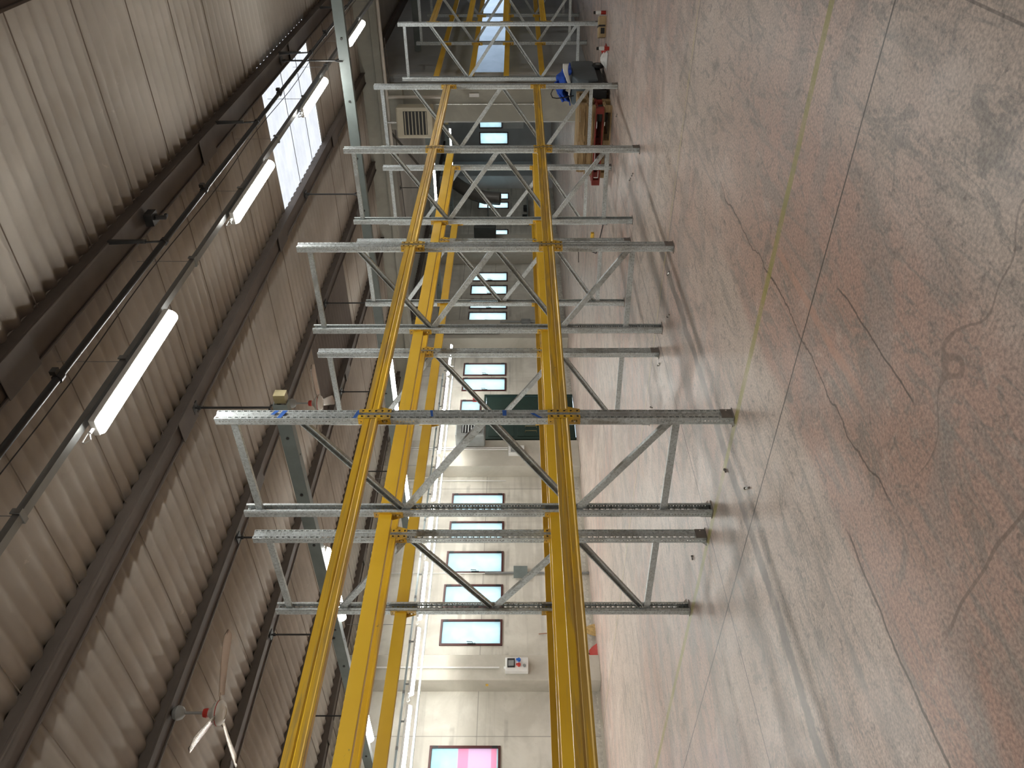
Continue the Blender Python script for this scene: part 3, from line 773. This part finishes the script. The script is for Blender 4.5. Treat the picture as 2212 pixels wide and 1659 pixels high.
crane(11.37, YB + .1, 13.85, 'grey green channel beam crossing above the last front row frame', [-6.9, -4.9, -2.9, -.9, 1.0, 3.03, 5.05, 7.07, 9.05, 11.16, 13.3])
crane(20.1, YB + .1, 5.12, 'dark far channel beam ending above the far rack', [-2.9, -.9, 1.0, 3.03])
crane(20.85, 7.5, 13.85, 'grey channel beam in the far hall behind the beige heater', [9.05, 11.16])
crane(26.85, 9.3, 13.85, 'most distant channel beam of the far hall', [11.16])

# ================================================================== CEILING FANS
def fan(loc, angs, label, box=False):
    t = thing('ceiling_fan', label, 'ceiling fan', loc)
    MB().lathe([(.02, .46), (.055, .44), (.072, .40), (.06, .36), (.03, .335)], 20).build('canopy', M['fang'], t, smooth=True)
    MB().tube([(0, 0, .34), (0, 0, .10)], .014, 10).build('down_rod', M['fang'], t, smooth=True)
    MB().lathe([(.018, .16), (.040, .15), (.046, .115), (.035, .10)], 16).build('collar', M['red'], t, smooth=True)
    MB().lathe([(.035, .105), (.05, .075), (.10, .045), (.118, .02), (.118, -.015), (.10, -.04), (.06, -.055), (.055, -.048), (.0, -.05)], 28).build('motor_housing', M['fanw'], t, smooth=True)
    MB().lathe([(.1185, .008), (.1195, .008), (.1195, .0), (.1185, .0)], 28).build('trim_ring', M['red'], t)
    for a in angs:
        bl = MB(); vs = []; fs = []
        n = 12
        for i in range(n + 1):
            s = i / n; r = .16 + .62 * s; wd = .045 + .03 * s if s < .85 else (.0705 * math.sqrt(max(0, 1 - ((s - .85) / .15) ** 2)) + .004)
            dz = -.03 * s * s; tw = -.24
            for q in (-1, 0, 1):
                y = q * wd; z = dz + y * tw - (.012 if q else 0)
                vs.append((r, y, z)); vs.append((r, y, z - .003))
            if i:
                a0 = 6 * (i - 1); a1 = 6 * i
                for q in range(2):
                    fs.append((a0 + 2 * q, a1 + 2 * q, a1 + 2 * q + 2, a0 + 2 * q + 2)); fs.append((a0 + 2 * q + 1, a0 + 2 * q + 3, a1 + 2 * q + 3, a1 + 2 * q + 1))
                fs.append((a0, a0 + 1, a1 + 1, a1)); fs.append((a0 + 4, a1 + 4, a1 + 5, a0 + 5))
        fs.append((0, 2, 4, 5, 3, 1)); m = 6 * n; fs.append((m, m + 1, m + 3, m + 5, m + 4, m + 2))
        bl.add(vs, fs); bl.box(.10, .19, -.014, .014, -.006, .002)
        o = bl.build('blade', M['blade'], t, smooth=True); o.rotation_euler = (0, 0, math.radians(a))
    return t
fan((3.905, 7.08, 4.57), (-42, -140, 100), 'ceiling fan with tarnished blades nearest the left edge, hung from a purlin')
fan((8.69, 7.10, 4.57), (-97, 155, 35), 'ceiling fan behind the top of the nearest front row frame')
# small bits hung from the first purlin
tag(MB().box(6.3, 6.42, 2.98, 3.09, 4.93, 5.004).tube([(6.36, 3.03, 4.93), (6.40, 3.05, 4.86), (6.47, 3.06, 4.88)], .02, 8).build('beam_clamp', M['black']), 'black clamp bolted under the purlin above the dark pipe', 'clamp')

# ================================================================== WALL FITTINGS
t = thing('socket_box', 'grey and white industrial socket box with blue and red sockets on the pillar', 'socket box', (8.62, 13.88, 1.44))
MB().box(-.15, .15, -.12, 0, 0, .46).build('enclosure', M['white'], t, bevel=.012)
MB().box(-.08, .12, -.135, -.12, .27, .42).build('breaker_window', M['black'], t, bevel=.004)
MB().box(-.05, .07, -.142, -.135, .29, .40).build('breaker_row', M['greyh'], t)
for nm_, x, z, m in (('blue_socket', .08, .19, 'bluep'), ('red_socket', -.03, .19, 'red')):
    b = MB(); b.T = Matrix.Translation((x, -.12, z)); b.lathe([(.036, 0), (.040, -.035), (.03, -.05), (.0, -.05)], 16, 'y').box(-.014, .014, -.055, -.02, .03, .055)
    b.build(nm_, M[m], t, smooth=True)
b = MB(); b.T = Matrix.Translation((-.04, -.12, .08)); b.lathe([(.03, 0), (.032, -.02), (.02, -.025), (.0, -.02)], 12, 'y'); b.build('grey_socket', M['greyh'], t)
MB().box(.03, .11, -.124, -.12, .04, .12).build('blank_cover', M['white'], t)
tag(MB().tube([(8.60, 13.855, 2.02), (8.60, 13.855, 5.0)], .016, 8).box(8.58, 8.62, 13.85, 13.88, 1.90, 1.93).build('wall_conduit', M['white'], smooth=True), 'white vertical conduit rising from the socket box on the pillar', 'conduit')
t = thing('wall_box', 'white switch box on the pillar left of the green gate', 'switch box', (14.95, 13.90, 1.46))
MB().box(-.16, .16, -.10, 0, 0, .42).build('enclosure', M['white'], t, bevel=.01); MB().box(-.10, .08, -.112, -.10, .2, .36).build('breaker_window', M['greyh'], t)
for k, (xx, zt) in enumerate(((15.02, 4.6), (15.09, 4.6), (14.25, 5.0))):
    y_ = 13.875 if k < 2 else 14.27
    z0 = 1.9 if k < 2 else 1.95
    tag(MB().tube([(xx, y_, z0), (xx, y_, zt)], .014, 8).build('wall_conduit', M['white'], smooth=True), ['white conduit above the switch box, left one of the pair', 'white conduit above the switch box, right one of the pair', 'white conduit on the wall left of the second pillar'][k], 'conduit')
t = thing('downpipe', 'grey drain pipe with junction plate running down the window wall to the floor', 'pipe', (11.25, 14.25, 0))
MB().tube([(0, 0, 0.0), (0, 0, 2.4)], .028, 10).build('pipe', M['greyh'], t, smooth=True)
MB().tube([(0, .01, 2.4), (0, .01, 4.9)], .010, 8).build('thin_cable_pipe', M['white'], t)
MB().box(-.17, .17, -.045, -.028, 1.42, 1.74).build('junction_plate', M['crane'], t, bevel=.004)
MB().tube([(-.06, -.02, 1.05), (-.12, -.05, .98), (-.05, -.04, .95)], .007, 6).build('wall_tap', M['zinc'], t)
for k in range(2):
    tag(MB().tube([(20.55 + .14 * k, 13.86, 2.2 - .6 * k), (20.55 + .14 * k, 13.86, 5.0)], .035, 8).build('black_pipe', M['black'], smooth=True), 'black vertical pipe on the third pillar, %s one' % ('left', 'right')[k], 'pipe')
tag(MB().tube([(21.2, 13.86, .05), (21.2, 13.86, 2.2)], .03, 8).box(21.05, 21.35, 13.84, 13.9, 1.2, 1.5).build('grey_conduit', M['greyh'], smooth=True), 'grey conduit with a junction box low on the third pillar', 'conduit')
tag(MB().box(8.9, 8.905, 14.0, 14.06, 2.25, 2.31).build('yellow_tag', M['yellow']) if False else MB().box(8.335, 8.34, 14.02, 14.09, 2.24, 2.29).build('yellow_tag', M['yellow']), 'small yellow tag on the side of the socket pillar', 'tag')

def heater(name, loc, rz, mat, label, w_=.62, h=.72, d=.42):
    t = thing('unit_heater', label, 'heater', loc, rz)
    # facing local -X
    MB().box(-d / 2, d / 2, -w_ / 2, w_ / 2, 0, h).build('casing', mat, t, bevel=.035)
    MB().box(-d / 2 - .004, -d / 2 + .004, -w_ * .38, w_ * .38, .12, h - .16).build('grille_opening', M['black'], t)
    for k in range(7):
        z = .15 + k * (h - .34) / 6; a = w_ * .37
        MB().add([(-d / 2 - .022, -a, z - .016), (-d / 2 - .001, -a, z + .008), (-d / 2 - .001, a, z + .008), (-d / 2 - .022, a, z - .016), (-d / 2 - .020, -a, z - .020), (-d / 2 - .020, a, z - .020)], [(0, 1, 2, 3), (0, 3, 5, 4), (4, 5, 2, 1)]).build('louvre', mat, t)
    MB().box(d / 2, d / 2 + .2, -.03, .03, h * .2, h * .26).box(d / 2, d / 2 + .2, -.03, .03, h * .75, h * .81).build('bracket', M['black'], t)
    return t
heater('h', (17.0, 5.80, 3.50), .12, M['beige'], 'beige unit heater with dark louvres under the concrete girder', .66, .80)
heater('h2', (15.35, 13.55, 2.50), PI / 2, M['greyh'], 'grey unit heater on the pillar left of the green gate', .7, .78, .42)
heater('h3', (27.4, 13.55, 2.45), PI / 2, M['darkbox'], 'dark unit heater on the far wall pillar', .8, .85, .5)
# pipes around girder
t = thing('girder_pipe', 'cream pipe running below the concrete girder with a branch down the column', 'pipe', (17.40, 0, 0))
MB().tube([(0, YB + .2, 4.55), (0, 6.7, 4.55)], .038, 10).build('pipe', M['pipew'], t, smooth=True)
MB().tube([(0, 5.40, 4.55), (0.0, 5.40, 3.3)], .038, 10).build('branch', M['pipew'], t, smooth=True)
MB().tube([(-.05, 5.95, 4.62), (-.05, 5.95, 4.33)], .030, 10).build('valve_stub', M['zinc'], t, smooth=True)
MB().tube([(.16, 4.2, 4.5), (.16, 8.5, 4.42)], .012, 6).build('guy_wire', M['duct'], t)
MB().tube([(.20, 6.2, 4.62), (-.1, 7.0, 3.9)], .03, 6).build('support_strut', M['duct'], t)
# column fittings
tag(MB().box(17.57, 17.6, 5.38, 5.46, 2.50, 2.72).build('column_switch', M['white'], bevel=.004), 'small white switch plate high on the concrete column', 'switch')
tag(MB().tube([(17.58, 5.62, 1.30), (17.58, 5.62, 3.6)], .010, 6).tube([(17.58, 5.62, 1.30), (17.52, 5.58, 1.22)], .012, 6).tube([(17.58, 5.62, 1.30), (17.52, 5.70, 1.22)], .012, 6).build('column_hook', M['zinc']), 'thin conduit ending in a forked hook on the concrete column', 'hook')
t = thing('wall_lamp_panel', 'white electrical panel on the far end wall below the narrow window', 'panel', (35.9, 12.47, 1.3))
MB().box(-.08, .1, -.17, .12, 0, .95).build('enclosure', M['white'], t); MB().box(-.06, -.05, -.1, .1, .0, .06).build('red_socket', M['red'], t)
# duct
du = MB(); dp = [(30.6, 12.9, 4.4), (29.8, 12.9, 3.9), (29.1, 12.9, 3.35), (28.8, 12.9, 2.9), (28.7, 12.9, 2.3)]
dt = thing('air_duct', 'large brown bent air duct in the far hall', 'duct', (0, 0, 0))
du.tube(dp, .26, 16).build('duct_tube', M['duct'], dt, smooth=True)
MB().tube([(29.8, 12.9, 4.1), (29.8, 12.9, 5.1)], .02, 6).build('duct_strap', M['duct'], dt); MB().tube([(28.75, 13.1, 2.8), (28.75, 14.3, 2.8)], .03, 6).build('duct_bracket', M['duct'], dt)
for k, xx in enumerate((29.4, 30.0)):
    pass
t = thing('wall_shelf', 'far grey wall shelf with small tools under a pale panel', 'shelf', (30.3, 14.05, 1.15))
MB().box(-1.2, 1.2, 0, .24, 0, .05).build('board', M['greyh'], t); MB().box(-.7, -.5, .05, .2, .05, .25).build('tool', M['black'], t); MB().box(.1, .4, .05, .2, .05, .2).build('tool', M['black'], t)

# ================================================================== THINGS ON THE FLOOR
def pallet(loc, rz, mat, label, L=1.2, W=.8, group=None, solid=False):
    t = thing('pallet', label, 'pallet', loc, rz, group)
    # L along Y, W along X
    for k in range(5):
        x = -W / 2 + k * (W - .12) / 4
        MB().box(x, x + .12, -L / 2, L / 2, .122, .144).build('deck_board', mat, t, bevel=.002)
    for k in range(3):
        y = -L / 2 + k * (L - .1) / 2
        MB().box(-W / 2, W / 2, y, y + .1, .1, .122).build('stringer', mat, t)
        for q in range(3):
            x = -W / 2 + q * (W - .1) / 2
            MB().box(x, x + .1, y, y + .1, .022, .1).build('block', mat, t)
    if solid: MB().box(-W / 2 - .018, -W / 2, -L / 2, L / 2, .03, .118).build('side_board', mat, t, bevel=.002)
    for q in range(3):
        x = -W / 2 + q * (W - .1) / 2
        MB().box(x, x + .1, -L / 2, L / 2, 0, .022).build('bottom_board', mat, t)
    return t
px, py = 13.78, 4.98
pallet((px, py, 0), .02, M['wood'], 'bottom wooden pallet of the stack behind the rack row end', 1.28)
pallet((px - .02, py + .06, .144), .0, M['redd'], 'dark red painted pallet in the middle of the stack', 1.40, .86)
pallet((px + .01, py - .04, .288), -.02, M['wood'], 'wooden pallet lying on the red pallet', 1.25, solid=True)
pallet((px - .01, py - .08, .432), .03, M['wood'], 'topmost wooden pallet of the stack', 1.2, solid=True)
# floor scrubber
t = thing('floor_scrubber', 'grey walk-behind floor scrubber with black chassis parked beside the pallets', 'cleaning machine', (15.0, 4.42, 0))
MB().prism([(-.62, .17), (.58, .17), (.62, .30), (.60, .60), (.30, .63), (-.40, .63), (-.60, .56), (-.66, .35)], -.26, .26, 'y').build('tank', M['scrub'], t, bevel=.03)
MB().prism([(-1.15, .06), (.50, .06), (.55, .18), (-.55, .20), (-.70, .36), (-1.12, .34)], -.22, .20, 'y').build('chassis', M['rubber'], t, bevel=.02)
for x, y, r in ((-.98, -.26, .115), (.25, -.26, .11), (-.95, .22, .10), (.25, .24, .11)):
    b = MB(); b.T = Matrix.Translation((x, y, r)); b.lathe([(r * .45, -.03), (r * .9, -.032), (r, -.02), (r, .02), (r * .9, .032), (r * .45, .03)], 20, 'y')
    w1 = b.build('wheel', M['rubber'], t, smooth=True)
    b = MB(); b.T = Matrix.Translation((x, y, r)); b.lathe([(r * .4, -.036), (r * .42, .036)], 14, 'y'); b.build('hub', M['greyh'], w1)
MB().add([(-1.32, -.02, .06), (-1.20, -.02, .05), (-1.14, -.02, .40), (-1.26, -.02, .42), (-1.32, .28, .06), (-1.20, .28, .05), (-1.14, .28, .40), (-1.26, .28, .42)], [(0, 1, 2, 3), (4, 7, 6, 5), (0, 4, 5, 1), (1, 5, 6, 2), (2, 6, 7, 3), (3, 7, 4, 0)]).build('squeegee_bracket', M['crane'], t, bevel=.01)
MB().tube([(-.52, -.08, .60), (-.60, -.12, .80), (-.64, -.12, .92), (-.66, -.09, 1.0), (-.67, -.02, 1.03), (-.66, .05, 1.0), (-.64, .07, .92), (-.60, .07, .80), (-.52, .06, .60)], .010, 8).build('handle', M['black'], t, smooth=True)
b = MB(); b.T = Matrix.Translation((.62, -.05, .30)); b.lathe([(.035, -.02), (.04, .02)], 12, 'x'); b.build('drain_cap', M['card'], t)
MB().tube([(-.9, .22, .25), (-1.2, .3, .35), (-1.3, .2, .42), (-1.1, .1, .5), (-.7, .1, .5)], .03, 8).build('hose', M['rubber'], t, smooth=True)
# blue jacket thrown over the scrubber
def cloth(name, cx, cy, cz, nx, ny, sx, sy, fn, mat, parent, th=.012):
    vs = []; fs = []
    for i in range(nx + 1):
        for j in range(ny + 1):
            u, v = i / nx, j / ny; vs.append(tuple(Vector(fn(u, v)) + Vector((cx, cy, cz))))
    for i in range(nx):
        for j in range(ny): a = i * (ny + 1) + j; fs.append((a, a + ny + 1, a + ny + 2, a + 1))
    o = MB().add(vs, fs).build(name, mat, parent, smooth=True)
    m = o.modifiers.new('thick', 'SOLIDIFY'); m.thickness = th; m.offset = 1
    return o
j = thing('jacket', 'royal blue work jacket with a white lining draped over the floor scrubber', 'jacket', (14.92, 4.40, .645))
def jf(u, v):
    x = (u - .5) * .56; y = (v - .5) * .62
    z = .17 + .05 * math.sin(7 * u + 3 * v) + .035 * math.sin(13 * v + 2 * u) + .02 * math.sin(23 * u * v + 1)
    z -= max(0, abs(v - .5) - .33) * 1.5 + max(0, abs(u - .5) - .38) * 1.0
    return (x, y, max(z, .012 - (.0 if abs(v - .5) < .31 else .1 * (abs(v - .5) - .31))))
cloth('body', 0, 0, 0, 30, 36, 1, 1, jf, M['blue'], j, .02)
def jf2(u, v):
    x = -.26 + (u) * .22; y = -.10 + v * .34
    return (x + .03 * math.sin(5 * v), y, .26 - .18 * v + .03 * math.sin(6 * u + 4 * v) + (.08 if u < .2 else 0) * v)
cloth('sleeve', 0, 0, -.01, 12, 14, 1, 1, jf2, M['blue'], j, .035)
def jf3(u, v):
    return (-.335 + .02 * math.sin(6 * v), -.46 + v * .56, .02 + .085 * (.3 + (1 - v)) * u + .05 * (1 - v) + .02 * math.sin(7 * v))
cloth('lining', 0, 0, -.01, 5, 18, 1, 1, jf3, M['white'], j, .008)
# small items by the far rack
t = thing('cardboard_box', 'open cardboard box with a dark flap on the floor before the far rack', 'box', (15.35, 3.52, 0), .3)
MB().box(-.14, .14, -.20, .16, 0, .13).build('carton', M['card'], t, bevel=.004); MB().box(-.15, .15, -.05, -.02, .02, .135).box(-.15, -.138, .0, .1, .03, .1).build('tape', M['black'], t)
for k, (x, y) in enumerate(((15.45, 3.27), (14.50, 3.66))):
    t = thing('spray_can', ['white and red spray can with black cap beside the cardboard box', 'white and red spray can with black cap near the scrubber front'][k], 'can', (x, y, 0), 0, 'spray cans by the far rack')
    MB().lathe([(.032, 0), (.034, .004), (.034, .09)], 16).build('red_body', M['red'], t, smooth=True)
    MB().lathe([(.034, .09), (.034, .17), (.02, .19)], 16).build('white_body', M['white'], t, smooth=True)
    MB().lathe([(.027, .19), (.027, .225), (.0, .23)], 16).build('cap', M['black'], t, smooth=True)
t = thing('rag_pile', 'crumpled white and red rags on the floor beside the spray can', 'rag', (14.80, 3.92, 0))
def rf(u, v): return ((u - .5) * .42, (v - .5) * .3, .075 * math.sin(PI * u) * math.sin(PI * v) * (1 + .5 * math.sin(19 * u + 8 * v)) + .004)
cloth('white_cloth', 0, 0, 0, 18, 14, 1, 1, rf, M['white'], t, .006)
def rf2(u, v): return (.1 + (u - .5) * .26, -.12 + (v - .5) * .2, .06 * math.sin(PI * u) * math.sin(PI * v) * (1 + .5 * math.sin(15 * u)) + .005)
cloth('red_cloth', 0, 0, 0, 12, 10, 1, 1, rf2, M['red'], t, .006)
# hoses / cables on floor at the far hall
tag(MB().tube([(36 - 22.6, 5.75, .012), (13.2, 6.3, .012), (14.2, 7.6, .012), (17.5, 9.2, .012), (18.4, 9.6, .012), (18.0, 9.9, .012)], .010, 6).build('floor_cable', M['rubber'], smooth=True), 'black cable loop lying on the floor beyond the pallets', 'cable')
tag(MB().box(14.9, 14.98, 7.5, 7.62, 0, .07).build('yellow_block', M['yellow'], bevel=.01), 'small yellow tape roll on the floor beside the black cable', 'tape roll')

# broom and dustpan against the window wall
t = thing('broom', 'straw broom with a wooden stick standing against the window wall', 'broom', (9.66, 14.14, 0))
MB().tube([(-.01, .13, 1.2), (.0, .02, .33)], .012, 8).build('stick', M['broomw'], t, smooth=True)
MB().lathe([(.022, .30), (.028, .27), (.03, .24)], 14).build('binding', M['red'], t, smooth=True)
b = MB(); vs = []; fs = []; seg = 20
for z, a, c in ((.25, .03, .03), (.22, .05, .035), (.15, .10, .045), (.06, .135, .05), (0.0, .15, .05)):
    for k in range(seg): vs.append((a * math.cos(2 * PI * k / seg), c * math.sin(2 * PI * k / seg), z))
for i in range(4):
    for k in range(seg): fs.append((i * seg + k, i * seg + (k + 1) % seg, (i + 1) * seg + (k + 1) % seg, (i + 1) * seg + k))
fs += [tuple(range(seg)), tuple(range(4 * seg, 5 * seg))[::-1]]
b.add(vs, fs).build('bristles', M['straw'], t, smooth=True)
t = thing('dustpan', 'red dustpan with a dark stick standing at the foot of the window wall', 'dustpan', (9.15, 14.16, 0))
MB().add([(-.14, -.10, 0), (.14, -.10, 0), (.12, .10, 0), (-.12, .10, 0), (-.13, .02, .10), (.13, .02, .10), (.10, .11, .16), (-.10, .11, .16)], [(0, 1, 2, 3), (0, 4, 5, 1), (4, 7, 6, 5), (3, 2, 6, 7), (0, 3, 7, 4), (1, 5, 6, 2)]).build('pan', M['red'], t, bevel=.006)
MB().tube([(0, .06, .15), (0, .12, .85)], .010, 8).build('stick', M['black'], t, smooth=True)

# anchor bolts lying on the floor
def bolt(loc, rz, label, L=.11):
    t = thing('anchor_bolt', label, 'bolt', loc, rz, 'loose anchor bolts on the floor')
    MB().tube([(-L / 2, 0, .008), (L / 2 - .02, 0, .008)], .0065, 8).build('shank', M['zinc'], t, smooth=True)
    b = MB(); b.T = Matrix.Translation((0, 0, .010)); b.lathe([(.011, L / 2 - .034), (.011, L / 2 - .020)], 6, 'x')
    b.build('nut', M['plate'], t)
    b = MB(); b.T = Matrix.Translation((0, 0, .010)); b.lathe([(.008, -L / 2 - .004), (.006, -L / 2 + .02)], 8, 'x').build('cone', M['plate'], t)
bl = [(12.705, 4.258, 'beside the last front row post'), (10.49, 4.36, 'right of a pair'), (10.66, 4.50, 'left of a pair'), (7.36, 4.19, 'right beside the second frame'),
      (7.08, 4.56, 'inside the front row, left of the second frame'), (7.215, 5.32, 'by the second post of the row behind'), (7.29, 6.03, 'deep inside the row behind'), (4.414, 4.30, 'just behind the nearest front post, short and upturned'),
      (3.917, 4.00, 'nearest the camera, left of the nearest front post'), (4.733, 5.751, 'between the two nearest posts of the row behind')]
for k, (x, y, s) in enumerate(bl):
    bolt((x, y, 0), [.7, .75, .7, .9, .8, .9, .6, .3, .85, -.3][k], 'loose zinc anchor bolt on the floor, ' + s, .06 if k in (7, 9) else .12)
